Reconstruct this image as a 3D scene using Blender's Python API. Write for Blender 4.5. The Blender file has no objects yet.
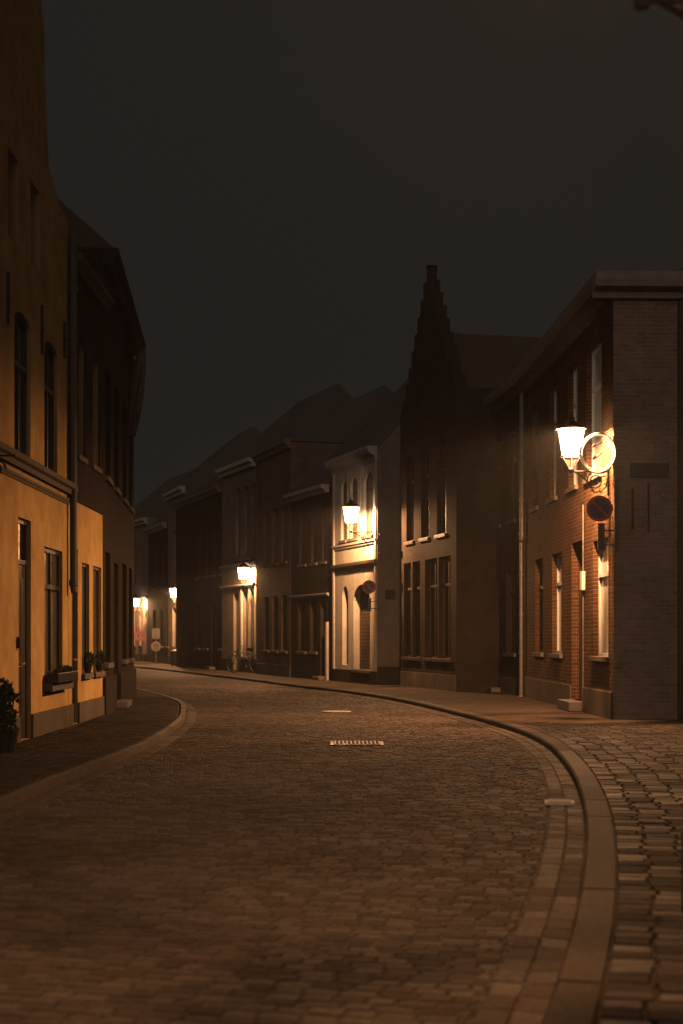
import bpy, math, random
from mathutils import Vector, Matrix
random.seed(7)
S = bpy.context.scene
COL = S.collection
F, CX, HY, EYE = 1422.0, 341.5, 637.0, 1.5      # focal length in pixels, image centre, horizon row, eye height

# ------------------------------------------------------------------ camera
cam = bpy.data.cameras.new('camera'); co = bpy.data.objects.new('camera', cam); COL.objects.link(co)
co.location = (0, 0, EYE); co.rotation_euler = (math.radians(90), 0, 0)
cam.sensor_width = 36; cam.sensor_fit = 'AUTO'; cam.lens = 50
cam.shift_y = (HY - 512) / 1024; cam.clip_start = .05; cam.clip_end = 2000
S.camera = co
cam.dof.use_dof = True; cam.dof.focus_distance = 27; cam.dof.aperture_fstop = 2.0

# ------------------------------------------------------------------ night sky
w = bpy.data.worlds.new('World'); S.world = w; w.use_nodes = True
nt = w.node_tree; bg = nt.nodes['Background']
tc = nt.nodes.new('ShaderNodeTexCoord'); nz = nt.nodes.new('ShaderNodeTexNoise'); cr = nt.nodes.new('ShaderNodeValToRGB')
nz.inputs['Scale'].default_value = 1.6; nz.inputs['Detail'].default_value = 3
cr.color_ramp.elements[0].position = .3; cr.color_ramp.elements[0].color = (.0118, .0113, .0103, 1)
cr.color_ramp.elements[1].position = .75; cr.color_ramp.elements[1].color = (.0138, .0128, .0114, 1)
nt.links.new(tc.outputs['Generated'], nz.inputs['Vector']); nt.links.new(nz.outputs['Fac'], cr.inputs['Fac'])
nt.links.new(cr.outputs['Color'], bg.inputs['Color']); bg.inputs['Strength'].default_value = 1.0

# weak, wide sun added as fill to lift camera-facing surfaces
sl = bpy.data.lights.new('fill_sun', 'SUN'); sl.energy = .31; sl.angle = math.radians(60); sl.color = (1, .82, .71)
so = bpy.data.objects.new('fill_sun', sl); COL.objects.link(so); so.rotation_euler = (math.radians(68), 0, math.radians(-12))

S.view_settings.view_transform = 'Standard'; S.view_settings.look = 'None'
S.view_settings.exposure = 0; S.view_settings.gamma = 1
S.cycles.diffuse_bounces = 0; S.cycles.glossy_bounces = 2; S.cycles.volume_bounces = 0; S.cycles.transparent_max_bounces = 16
LAMP_W = 2800.0
LAMP_COL = (1.0, .50, .215)
LITE = .0009

# ------------------------------------------------------------------ materials
MATS = {}
def base_mat(name, rough=.8):
    m = bpy.data.materials.new(name); m.use_nodes = True
    b = m.node_tree.nodes['Principled BSDF']; b.inputs['Roughness'].default_value = rough
    if rough >= .6: b.inputs['Specular IOR Level'].default_value = .06
    MATS[name] = m
    return m, m.node_tree, b
def N(t, k, **kw):
    n = t.nodes.new(k)
    for a, v in kw.items():
        if a in n.inputs: n.inputs[a].default_value = v
        else: setattr(n, a, v)
    return n
def ramp(t, src, stops):
    r = t.nodes.new('ShaderNodeValToRGB'); e = r.color_ramp.elements
    while len(e) < len(stops): e.new(.5)
    for i, (p, c) in enumerate(stops):
        e[i].position = p; e[i].color = (*c, 1) if len(c) == 3 else c
    t.links.new(src, r.inputs['Fac']); return r.outputs['Color']
def mixc(t, a, b, fac, mode='MIX'):
    m = t.nodes.new('ShaderNodeMixRGB'); m.blend_type = mode
    for i, v in ((0, fac), (1, a), (2, b)):
        if hasattr(v, 'is_linked'): t.links.new(v, m.inputs[i])
        else: m.inputs[i].default_value = v if i == 0 else (*v, 1)
    return m.outputs[0]
def bump(t, b, h, strength=.3, dist=.01, prev=None):
    n = N(t, 'ShaderNodeBump', Strength=strength, Distance=dist)
    t.links.new(h, n.inputs['Height'])
    if prev: t.links.new(prev, n.inputs['Normal'])
    t.links.new(n.outputs[0], b.inputs['Normal']); return n.outputs[0]
def plaster(name, c, dark, rough=.85):
    m, t, b = base_mat(name, rough)
    tc = N(t, 'ShaderNodeTexCoord')
    n1 = N(t, 'ShaderNodeTexNoise', Scale=1.1, Detail=6, Roughness=.65); n2 = N(t, 'ShaderNodeTexNoise', Scale=45, Detail=4)
    mp = N(t, 'ShaderNodeMapping'); mp.inputs['Scale'].default_value = (1, .8, .65)
    n3 = N(t, 'ShaderNodeTexNoise', Scale=2.0, Detail=5, Roughness=.7)
    for n in (n1, n2): t.links.new(tc.outputs['Object'], n.inputs['Vector'])
    t.links.new(tc.outputs['Object'], mp.inputs['Vector']); t.links.new(mp.outputs[0], n3.inputs['Vector'])
    a = ramp(t, n1.outputs['Fac'], [(.3, dark), (.62, c)])
    s = ramp(t, n3.outputs['Fac'], [(.34, (.72, .68, .64)), (.58, (1, 1, 1))])
    k = mixc(t, a, s, .75, 'MULTIPLY')
    g = ramp(t, n2.outputs['Fac'], [(.35, (.86, .86, .86)), (.65, (1, 1, 1))])
    t.links.new(mixc(t, k, g, 1, 'MULTIPLY'), b.inputs['Base Color'])
    p = bump(t, b, n1.outputs['Fac'], .4, .02); bump(t, b, n2.outputs['Fac'], .5, .006, p)
    return m
def brick(name, c1, c2, mortar, bw=.2, bh=.065, mort=.008, rough=.85, bs=.8):
    m, t, b = base_mat(name, rough)
    uv = N(t, 'ShaderNodeUVMap'); tc = N(t, 'ShaderNodeTexCoord')
    br = N(t, 'ShaderNodeTexBrick', Scale=1.0)
    br.inputs['Color1'].default_value = (*c1, 1); br.inputs['Color2'].default_value = (*c2, 1); br.inputs['Mortar'].default_value = (*mortar, 1)
    br.inputs['Brick Width'].default_value = bw; br.inputs['Row Height'].default_value = bh
    br.inputs['Mortar Size'].default_value = mort; br.inputs['Mortar Smooth'].default_value = .3
    nn = N(t, 'ShaderNodeTexNoise', Scale=9, Detail=3); t.links.new(uv.outputs[0], nn.inputs['Vector'])
    va = N(t, 'ShaderNodeVectorMath', operation='MULTIPLY_ADD'); va.inputs[1].default_value = (.012,) * 3
    t.links.new(nn.outputs['Color'], va.inputs[0]); t.links.new(uv.outputs[0], va.inputs[2]); t.links.new(va.outputs[0], br.inputs['Vector'])
    n1 = N(t, 'ShaderNodeTexNoise', Scale=.9, Detail=6, Roughness=.7); t.links.new(tc.outputs['Object'], n1.inputs['Vector'])
    n2 = N(t, 'ShaderNodeTexNoise', Scale=60, Detail=3); t.links.new(tc.outputs['Object'], n2.inputs['Vector'])
    s = ramp(t, n1.outputs['Fac'], [(.32, (.55, .52, .5)), (.65, (1.0, 1.0, 1.0))])
    t.links.new(mixc(t, br.outputs['Color'], s, .9, 'MULTIPLY'), b.inputs['Base Color'])
    inv = N(t, 'ShaderNodeMath', operation='SUBTRACT'); inv.inputs[0].default_value = 1; t.links.new(br.outputs['Fac'], inv.inputs[1])
    p = bump(t, b, inv.outputs[0], bs, .008); bump(t, b, n2.outputs['Fac'], .4, .004, p)
    return m
def simple(name, c, rough=.6, metal=0, var=.25, scale=8, bmp=.2, coat=0):
    m, t, b = base_mat(name, rough)
    tc = N(t, 'ShaderNodeTexCoord'); n = N(t, 'ShaderNodeTexNoise', Scale=scale, Detail=5, Roughness=.65)
    t.links.new(tc.outputs['Object'], n.inputs['Vector'])
    d = tuple(x * (1 - var) for x in c)
    t.links.new(ramp(t, n.outputs['Fac'], [(.35, d), (.65, c)]), b.inputs['Base Color'])
    b.inputs['Metallic'].default_value = metal
    if coat: b.inputs['Coat Weight'].default_value = coat; b.inputs['Coat Roughness'].default_value = .08
    if bmp: bump(t, b, n.outputs['Fac'], bmp, .004)
    return m
def sett_mat(name, lo, hi, r0, r1, spec=.06):
    m, t, b = base_mat(name)
    at = N(t, 'ShaderNodeAttribute', attribute_name='rnd'); tc = N(t, 'ShaderNodeTexCoord')
    n = N(t, 'ShaderNodeTexNoise', Scale=28, Detail=5, Roughness=.7); t.links.new(tc.outputs['Object'], n.inputs['Vector'])
    n2 = N(t, 'ShaderNodeTexNoise', Scale=.45, Detail=5, Roughness=.6); t.links.new(tc.outputs['Object'], n2.inputs['Vector'])
    c = ramp(t, at.outputs['Fac'], [(0, lo), (.6, tuple((a + c2) / 2 for a, c2 in zip(lo, hi))), (1, hi)])
    s = ramp(t, n.outputs['Fac'], [(.3, (.6, .6, .6)), (.7, (1.1, 1.1, 1.1))])
    s2 = ramp(t, n2.outputs['Fac'], [(.35, (.68, .66, .64)), (.65, (1.05, 1.05, 1.05))])
    t.links.new(mixc(t, mixc(t, c, s, 1, 'MULTIPLY'), s2, 1, 'MULTIPLY'), b.inputs['Base Color'])
    mr = N(t, 'ShaderNodeMapRange'); mr.inputs['To Min'].default_value = r1; mr.inputs['To Max'].default_value = r0
    t.links.new(at.outputs['Fac'], mr.inputs['Value']); t.links.new(mr.outputs[0], b.inputs['Roughness'])
    b.inputs['Specular IOR Level'].default_value = spec
    bump(t, b, n.outputs['Fac'], .5, .006)
    return m
def glass_mat(name, tint=(.012, .013, .015), rough=.06):
    m, t, b = base_mat(name, rough); b.inputs['Base Color'].default_value = (*tint, 1)
    b.inputs['Specular IOR Level'].default_value = .6
    tc = N(t, 'ShaderNodeTexCoord'); n = N(t, 'ShaderNodeTexNoise', Scale=1.5, Detail=1)
    t.links.new(tc.outputs['Object'], n.inputs['Vector']); bump(t, b, n.outputs['Fac'], .25, .01)
    return m

yellow = plaster('ochre_plaster', (.84, .53, .21), (.60, .36, .14))
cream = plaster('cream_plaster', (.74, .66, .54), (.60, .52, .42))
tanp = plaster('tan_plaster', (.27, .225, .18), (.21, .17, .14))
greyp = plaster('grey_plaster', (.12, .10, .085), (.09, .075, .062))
darkp = plaster('dark_plaster', (.055, .046, .04), (.04, .034, .03))  # darkest of the plaster tones
plinthm = plaster('plinth_cement', (.20, .16, .125), (.13, .105, .085))
red_brick = brick('red_brick', (.17, .07, .03), (.095, .042, .021), (.23, .165, .10), bh=.072)
brown_brick = brick('brown_brick', (.23, .15, .10), (.17, .11, .08), (.24, .19, .15))
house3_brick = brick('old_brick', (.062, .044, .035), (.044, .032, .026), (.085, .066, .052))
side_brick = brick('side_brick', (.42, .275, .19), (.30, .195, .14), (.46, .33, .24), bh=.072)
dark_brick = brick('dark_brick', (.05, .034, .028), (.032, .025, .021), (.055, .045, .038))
stone = simple('sill_stone', (.22, .18, .15), .8)
pale_stone = simple('pale_stone', (.60, .52, .43), .8)
white_paint = simple('white_paint', (.80, .77, .70), .45, var=.08)
cornice_paint = simple('cornice_paint', (.40, .31, .235), .6, var=.25, scale=4)
curtain = simple('net_curtain', (.68, .62, .54), .35, var=.3, scale=5, coat=.6)
dim_curtain = simple('dim_curtain', (.16, .12, .085), .35, var=.5, scale=5, coat=.5)
dark_paint = simple('dark_paint', (.035, .03, .026), .4, var=.3)
door_paint = simple('door_paint', (.05, .035, .028), .4, var=.35, scale=3)
brown_paint = simple('brown_paint', (.11, .07, .045), .5, var=.3)
iron = simple('black_iron', (.02, .018, .016), .45, metal=.3)
zinc = simple('zinc', (.42, .36, .30), .45, metal=.5, var=.35)
pale_metal = simple('glint_steel', (.75, .64, .54), .7, var=.2)  # pale matte colour stands in for glints on the drain metal
chrome = simple('chrome', (.7, .7, .7), .15, metal=1)
slate = simple('roof_slate', (.12, .105, .095), .75, scale=20)
tile = simple('roof_tile', (.13, .09, .07), .85, scale=20)
sign_red = simple('sign_red', (.62, .06, .035), .45, var=.15)
sign_blue = simple('sign_blue', (.025, .035, .10), .45, var=.15)
sign_white = simple('sign_white', (.3, .28, .25), .45, var=.1)
sign_back = simple('sign_back', (.07, .06, .05), .5, metal=.3)
leaf = simple('leaf', (.045, .065, .025), .6, var=.5, scale=14)
petal = simple('petal', (.35, .08, .05), .6, var=.5, scale=14)
bark = simple('bark', (.06, .045, .03), .9)
terra = simple('terracotta', (.22, .10, .06), .8)
rubber = simple('rubber', (.015, .015, .015), .7)
cloth = simple('flag_cloth', (.34, .22, .19), .85, var=.4, scale=3)
glass = glass_mat('dark_glass')
blind = brick('roller_blind', (.24, .17, .12), (.21, .15, .10), (.07, .05, .035), bw=6, bh=.11, mort=.012, bs=.6)
setts = sett_mat('basalt_setts', (.12, .095, .076), (.205, .16, .126), .70, .9)
darkset = sett_mat('dark_klinker', (.05, .04, .033), (.085, .067, .054), .75, .9)
big_setts = sett_mat('porphyry_setts', (.075, .06, .049), (.135, .105, .083), .6, .9, .08)
kerbm = sett_mat('kerb_stone', (.115, .091, .073), (.15, .118, .094), .7, .8)
kerblm = sett_mat('lit_kerb_stone', (.18, .145, .115), (.23, .185, .15), .5, .65)  # left kerb lightened: lamplight along it is put into the colour
gutterm = sett_mat('gutter_slabs', (.14, .11, .088), (.20, .157, .124), .7, .85)
joint = simple('joint_sand', (.045, .036, .028), .95, scale=30)
far_setts = brick('far_setts', (.18, .143, .114), (.12, .096, .077), (.07, .056, .045), bw=.18, bh=.12, mort=.014, rough=.85, bs=1)
klinker = brick('klinker_paving', (.13, .095, .07), (.085, .062, .047), (.06, .048, .038), bw=.2, bh=.10, mort=.008, rough=.85, bs=1)
earth = simple('earth', (.06, .05, .04), .95)

def lamp_glass():
    m = bpy.data.materials.new('lit_lantern_glass'); m.use_nodes = True; t = m.node_tree; t.nodes.clear()
    o = N(t, 'ShaderNodeOutputMaterial'); a = N(t, 'ShaderNodeAddShader'); tr = N(t, 'ShaderNodeBsdfTransparent'); e = N(t, 'ShaderNodeEmission')
    e.inputs['Color'].default_value = (1, .70, .44, 1); e.inputs['Strength'].default_value = 12
    t.links.new(tr.outputs[0], a.inputs[0]); t.links.new(e.outputs[0], a.inputs[1]); t.links.new(a.outputs[0], o.inputs['Surface'])
    return m
def clear_glass():
    m = bpy.data.materials.new('clear_pane'); m.use_nodes = True; t = m.node_tree; t.nodes.clear()
    o = N(t, 'ShaderNodeOutputMaterial'); a = N(t, 'ShaderNodeMixShader'); tr = N(t, 'ShaderNodeBsdfTransparent'); e = N(t, 'ShaderNodeBsdfPrincipled')
    e.inputs['Base Color'].default_value = (.75, .68, .6, 1); e.inputs['Roughness'].default_value = .25
    a.inputs[0].default_value = .03; tr.inputs['Color'].default_value = (.95, .93, .9, 1)
    t.links.new(tr.outputs[0], a.inputs[1]); t.links.new(e.outputs[0], a.inputs[2]); t.links.new(a.outputs[0], o.inputs['Surface'])
    return m
litglass = lamp_glass(); clearg = clear_glass()

# ------------------------------------------------------------------ mesh builder
class MB:
    def __init__(s): s.v = []; s.f = []; s.rnd = None
    def quad(s, *p):
        i = len(s.v); s.v += [tuple(q) for q in p]; s.f.append(tuple(range(i, i + len(p))))
    def box(s, x0, x1, y0, y1, z0, z1, M=None):
        p = [(x0, y0, z0), (x1, y0, z0), (x1, y1, z0), (x0, y1, z0), (x0, y0, z1), (x1, y0, z1), (x1, y1, z1), (x0, y1, z1)]
        if M: p = [tuple(M @ Vector(q)) for q in p]
        i = len(s.v); s.v += p
        s.f += [tuple(i + k for k in q) for q in ((0, 3, 2, 1), (4, 5, 6, 7), (0, 1, 5, 4), (1, 2, 6, 5), (2, 3, 7, 6), (3, 0, 4, 7))]
    def prism(s, prof, a0, a1, ax='x'):
        # closed profile extruded along an axis; prof pairs are the two other axes
        def P(a, q): return (a, q[0], q[1]) if ax == 'x' else ((q[0], a, q[1]) if ax == 'y' else (q[0], q[1], a))
        n = len(prof); i = len(s.v); s.v += [P(a0, q) for q in prof] + [P(a1, q) for q in prof]
        s.f += [tuple(i + (k, (k + 1) % n, n + (k + 1) % n, n + k)[j] for j in range(4)) for k in range(n)]
        s.f += [tuple(i + k for k in range(n))[::-1], tuple(i + n + k for k in range(n))]
    def tube(s, pts, r, n=8, cap=True, closed=False):
        pts = [Vector(p) for p in pts]; m = len(pts); i0 = len(s.v); up = None
        for k, p in enumerate(pts):
            if closed: d = pts[(k + 1) % m] - pts[k - 1]
            else: d = pts[min(k + 1, m - 1)] - pts[max(k - 1, 0)]
            d.normalize()
            if up is None: up = Vector((0, 0, 1)) if abs(d.z) < .9 else Vector((1, 0, 0))
            a = d.cross(up)
            if a.length < 1e-4: a = d.cross(Vector((0, 1, 0)))
            a.normalize(); b = a.cross(d); up = b
            rr = r[k] if isinstance(r, (list, tuple)) else r
            for j in range(n):
                t = 2 * math.pi * j / n; s.v.append(tuple(p + a * math.cos(t) * rr + b * math.sin(t) * rr))
        for k in range(m if closed else m - 1):
            for j in range(n):
                a = i0 + k * n; b = i0 + ((k + 1) % m) * n
                s.f.append((a + j, a + (j + 1) % n, b + (j + 1) % n, b + j))
        if cap and not closed:
            s.f.append(tuple(i0 + j for j in range(n))[::-1]); s.f.append(tuple(i0 + (m - 1) * n + j for j in range(n)))
    def lathe(s, prof, n=16, c=(0, 0, 0), M=None, off=0, bottom=True):
        i0 = len(s.v)
        for r, z in prof:
            for j in range(n):
                t = 2 * math.pi * (j + off) / n; q = Vector((r * math.cos(t), r * math.sin(t), z))
                if M: q = M @ q
                s.v.append((q.x + c[0], q.y + c[1], q.z + c[2]))
        for k in range(len(prof) - 1):
            for j in range(n):
                a = i0 + k * n; s.f.append((a + j, a + (j + 1) % n, a + n + (j + 1) % n, a + n + j))
        if bottom: s.f.append(tuple(i0 + j for j in range(n))[::-1])
        s.f.append(tuple(i0 + (len(prof) - 1) * n + j for j in range(n)))
    def build(s, name, mat, parent=None, smooth=False, bevel=0):
        me = bpy.data.meshes.new(name); me.from_pydata(s.v, [], s.f); me.update()
        uv = me.uv_layers.new(name='UVMap'); cs = [0.0] * (2 * len(me.loops)); V = me.vertices
        for p in me.polygons:
            n = p.normal; ax = max(range(3), key=lambda k: abs(n[k]))
            for li in p.loop_indices:
                c = V[me.loops[li].vertex_index].co
                q = (c.y, c.z) if ax == 0 else ((c.x, c.z) if ax == 1 else (c.x, c.y))
                cs[2 * li] = q[0]; cs[2 * li + 1] = q[1]
        uv.data.foreach_set('uv', cs)
        if s.rnd is not None:
            a = me.attributes.new('rnd', 'FLOAT', 'POINT'); a.data.foreach_set('value', s.rnd)
        me.materials.append(mat)
        if smooth: me.polygons.foreach_set('use_smooth', [True] * len(me.polygons))
        o = bpy.data.objects.new(name, me); COL.objects.link(o)
        if parent: o.parent = parent
        if bevel:
            b = o.modifiers.new('bevel', 'BEVEL'); b.width = bevel; b.segments = 2; b.limit_method = 'ANGLE'
        return o
def tag(o, label=None, cat=None, group=None, kind=None):
    for k, v in (('label', label), ('category', cat), ('group', group), ('kind', kind)):
        if v: o[k] = v
    return o
def thing(name, label, cat, loc=(0, 0, 0), rz=0, group=None):
    o = bpy.data.objects.new(name, None); COL.objects.link(o); o.location = loc; o.rotation_euler = (0, 0, rz); o.empty_display_size = .3
    return tag(o, label, cat, group)
def struct(name, mb, mat, **k):
    return tag(mb.build(name, mat, **k), kind='structure')
def at(x, Y): return (x - CX) / F * Y                # world X of pixel column x at depth Y
def zz(y, Y): return EYE + (HY - y) / F * Y          # world height of pixel row y at depth Y

# ------------------------------------------------------------------ street plan
def catmull(P, n=12):
    out = []
    Q = [P[0]] + P + [P[-1]]
    for i in range(1, len(Q) - 2):
        a, b, c, d = (Vector(q) for q in Q[i - 1:i + 3])
        for k in range(n):
            t = k / n
            out.append(.5 * ((2 * b) + (c - a) * t + (2 * a - 5 * b + 4 * c - d) * t * t + (3 * b - a - 3 * c + d) * t ** 3))
    out.append(Vector(P[-1])); return out
def resample(pts, step):
    out = [pts[0].copy()]; acc = 0; need = step
    for a, b in zip(pts, pts[1:]):
        L = (b - a).length; pos = 0
        while L - pos >= need:
            pos += need; out.append(a + (b - a) * pos / L); need = step
        need -= L - pos
    return out
RK = catmull([(-2.6, -8), (-1.6, -4), (-.55, 0), (.15, 3), (.79, 5.5), (1.41, 8.36), (2.06, 12.1), (2.57, 16.3), (2.80, 20.3), (2.58, 24), (2.11, 27.7), (1.5, 31.8), (.85, 35),
              (-.05, 38.4), (-1.22, 41.8), (-2.85, 47.4), (-4.75, 53.3), (-7.2, 61), (-10.3, 70), (-14.2, 81), (-19, 93), (-26, 106)])
LK = catmull([(-5.0, -8), (-4.6, -4), (-4.1, 0), (-3.5, 5), (-3.1, 9), (-2.93, 12.2), (-2.83, 14.8), (-2.66, 17.3), (-2.6, 19.75), (-2.68, 23.2), (-2.92, 26.7), (-3.6, 31.8), (-5.0, 37),
              (-6.6, 42.5), (-8.7, 49), (-11.2, 56), (-14.0, 64), (-17.4, 73), (-21.5, 83), (-26.5, 94), (-33, 106)])
def left_x(Y):
    for a, b in zip(LK, LK[1:]):
        if a.y <= Y <= b.y: return a.x + (b.x - a.x) * (Y - a.y) / (b.y - a.y + 1e-9)
    return -99
def normals(P):
    out = []
    for i in range(len(P)):
        d = (P[min(i + 1, len(P) - 1)] - P[max(i - 1, 0)]).normalized(); out.append(Vector((d.y, -d.x)))   # points right
    return out

g = MB(); g.quad((-500, -300, -.06), (500, -300, -.06), (500, 700, -.06), (-500, 700, -.06)); struct('ground', g, earth)
# road bed: one sheet between the kerbs
A = resample(LK, .6); B = resample(RK, .6); n = 200
def pick(P, t): i = t * (len(P) - 1); k = min(int(i), len(P) - 2); return P[k].lerp(P[k + 1], i - k)
LP = [pick(LK, i / n) for i in range(n + 1)]
mb = MB()
for i in range(n):
    # match by Y
    y0 = -8 + 114 * i / n; y1 = -8 + 114 * (i + 1) / n
    def rx(Y):
        for a, b in zip(RK, RK[1:]):
            if a.y <= Y <= b.y: return a.x + (b.x - a.x) * (Y - a.y) / (b.y - a.y + 1e-9)
        return RK[-1].x
    l0, l1, r0, r1 = left_x(y0), left_x(y1), rx(y0), rx(y1)
    if -99 in (l0, l1): l0 = l1 = min(max(l0, l1), -30)
    z = -.008 if y0 < 46 else 0
    mb.quad((l0 - .05, y0, z), (r0 + .05, y0, z), (r1 + .05, y1, z), (l1 - .05, y1, z))
me_road = struct('road', mb, far_setts)
def right_x(Y): return rx(Y)

def sett_field(name, mat, P, s0, s1, t0, t1, ds, dt, gap, keep, z=0, jit=.004, bev=.008, tilt=.006, var=.22):
    mb = MB(); mb.rnd = []
    row = 0; rows = resample(P, ds); nr = normals(rows)
    for i in range(len(rows) - 1):
        if not (s0 <= i * ds <= s1): continue
        a, b, na, nb = rows[i], rows[i + 1], nr[i], nr[i + 1]
        t = t0 - random.random() * dt * min(.9, var * 3)
        while t < t1:
            wd = dt * random.uniform(1 - var, 1 + var); ta, tb = max(t, t0), min(t + wd, t1); t += wd
            if tb - ta < .03: continue
            c = (a + b) / 2 + na * (ta + tb) / 2
            if not keep(c): continue
            g2 = gap / 2; j = lambda: random.uniform(-.004, .004)
            ga = g2 / ds
            def pt(fs, ft, zz_):
                q = (a.lerp(b, fs) + na.lerp(nb, fs) * ft); return (q.x, q.y, zz_)
            h = z + random.gauss(0, jit * .6); tx = random.gauss(0, tilt); ty = random.gauss(0, tilt)
            i0 = len(mb.v); u0, u1 = ta + g2 + j(), tb - g2 + j(); f0, f1 = ga + j() / ds, 1 - ga + j() / ds; bs = bev / ds
            for (fs, ft) in ((f0, u0), (f0, u1), (f1, u1), (f1, u0)): mb.v.append(pt(fs, ft, z - .014))
            for (fs, ft, sa, sb) in ((f0 + bs, u0 + bev, -1, -1), (f0 + bs, u1 - bev, -1, 1), (f1 - bs, u1 - bev, 1, 1), (f1 - bs, u0 + bev, 1, -1)):
                mb.v.append(pt(fs, ft, h + sa * tx * ds * 4 * .25 + sb * ty * dt * 2 * .5))
            q = pt(.5, (ta + tb) / 2, h + .0025); mb.v.append(q)
            for k in range(4):
                mb.f.append((i0 + k, i0 + (k + 1) % 4, i0 + 4 + (k + 1) % 4, i0 + 4 + k))
                mb.f.append((i0 + 4 + k, i0 + 4 + (k + 1) % 4, i0 + 8))
            r = random.random(); mb.rnd += [r] * 9
    # face up
    o = mb.build(name, mat)
    return tag(o, kind='structure')
sett_field('road_setts', setts, RK, 6, 56, -6.4, -.30, .105, .15, .009, lambda c: left_x(c.y) + .02 < c.x and c.y < 46.2, z=0, jit=.003, tilt=.006)
for ta_ in (-.29, -.147): sett_field('gutter', gutterm, RK, 6, 110, ta_, ta_ + .143, .235, 1.0, .009, lambda c: True, z=.002, jit=.0015, bev=.006, tilt=.002)
sett_field('left_gutter', gutterm, LK, 6, 110, .01, .2, .55, 1.0, .010, lambda c: True, z=.006, jit=.002, bev=.006, tilt=.001)

# pavements, as raised sheets, and kerbs
def strip(name, P, t0, t1, z, mat, thick=.16):
    mb = MB(); R = resample(P, .5); nr = normals(R)
    for i in range(len(R) - 1):
        a0, a1 = R[i] + nr[i] * t0, R[i] + nr[i] * t1; b0, b1 = R[i + 1] + nr[i + 1] * t0, R[i + 1] + nr[i + 1] * t1
        mb.quad((a0.x, a0.y, z), (a1.x, a1.y, z), (b1.x, b1.y, z), (b0.x, b0.y, z))
    return struct(name, mb, mat)
def kerb(name, P, t0, t1, top, step, mat):
    mb = MB(); mb.rnd = []; R = resample(P, step); nr = normals(R)
    for i in range(len(R) - 1):
        e = .003 / step; a, b = R[i].lerp(R[i + 1], e), R[i].lerp(R[i + 1], 1 - e); na, nb = nr[i], nr[i + 1]
        h = top + random.uniform(-.004, .004); i0 = len(mb.v); cut = .022
        for q, m_ in ((a, na), (b, nb)):
            for t, z in ((t0, -.03), (t0 + .006, h - cut), (t0 + cut, h), (t1, h), (t1, -.03)):
                p = q + m_ * t; mb.v.append((p.x, p.y, z))
        for k in range(4): mb.f.append((i0 + k, i0 + k + 1, i0 + 6 + k, i0 + 5 + k))
        mb.f.append((i0, i0 + 1, i0 + 2, i0 + 3, i0 + 4)); mb.f.append((i0 + 5, i0 + 9, i0 + 8, i0 + 7, i0 + 6))
        mb.rnd += [random.random()] * 10
    return struct(name, mb, mat)
kerb('kerb_right', RK, 0, .195, .085, 1.1, kerbm)
kerb('kerb_left', LK, -.12, 0, .09, .95, kerblm)
# right pavement base
mb = MB(); Rr = resample(RK, .5); nr = normals(Rr)
for i in range(len(Rr) - 1):
    a, b = Rr[i] + nr[i] * .19, Rr[i + 1] + nr[i + 1] * .19
    z = .062 if Rr[i].y < 23.4 else .078
    far = 30 if Rr[i].y < 44 else 12
    mb.quad((a.x, a.y, z), (a.x + far, a.y, z), (b.x + far, b.y, z), (b.x, b.y, z))
struct('pavement_right', mb, klinker)
mb = MB(); Lr = resample(LK, .5); nl = normals(Lr)
for i in range(len(Lr) - 1):
    a, b = Lr[i] - nl[i] * .13, Lr[i + 1] - nl[i + 1] * .13
    mb.quad((a.x - 12, a.y, .08), (a.x, a.y, .08), (b.x, b.y, .08), (b.x - 12, b.y, .08))
struct('pavement_left', mb, klinker)
sett_field('pavement_setts', big_setts, RK, 5, 34, .205, 7.5, .145, .215, .016, lambda c: c.y < 23.6 and not (c.x > 1.78 and c.y < 7.4), z=.080, jit=.003, bev=.006, tilt=.006, var=.07)
sett_field('left_pavement_bricks', darkset, LK, 6, 42, -1.95, -.15, .10, .20, .008, lambda c: c.x > -4.3 or c.y > 25.9 and c.x > -4.3 - (c.y - 25.9) * .08, z=.086, jit=.002, bev=.005, tilt=.004, var=.04)

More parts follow.
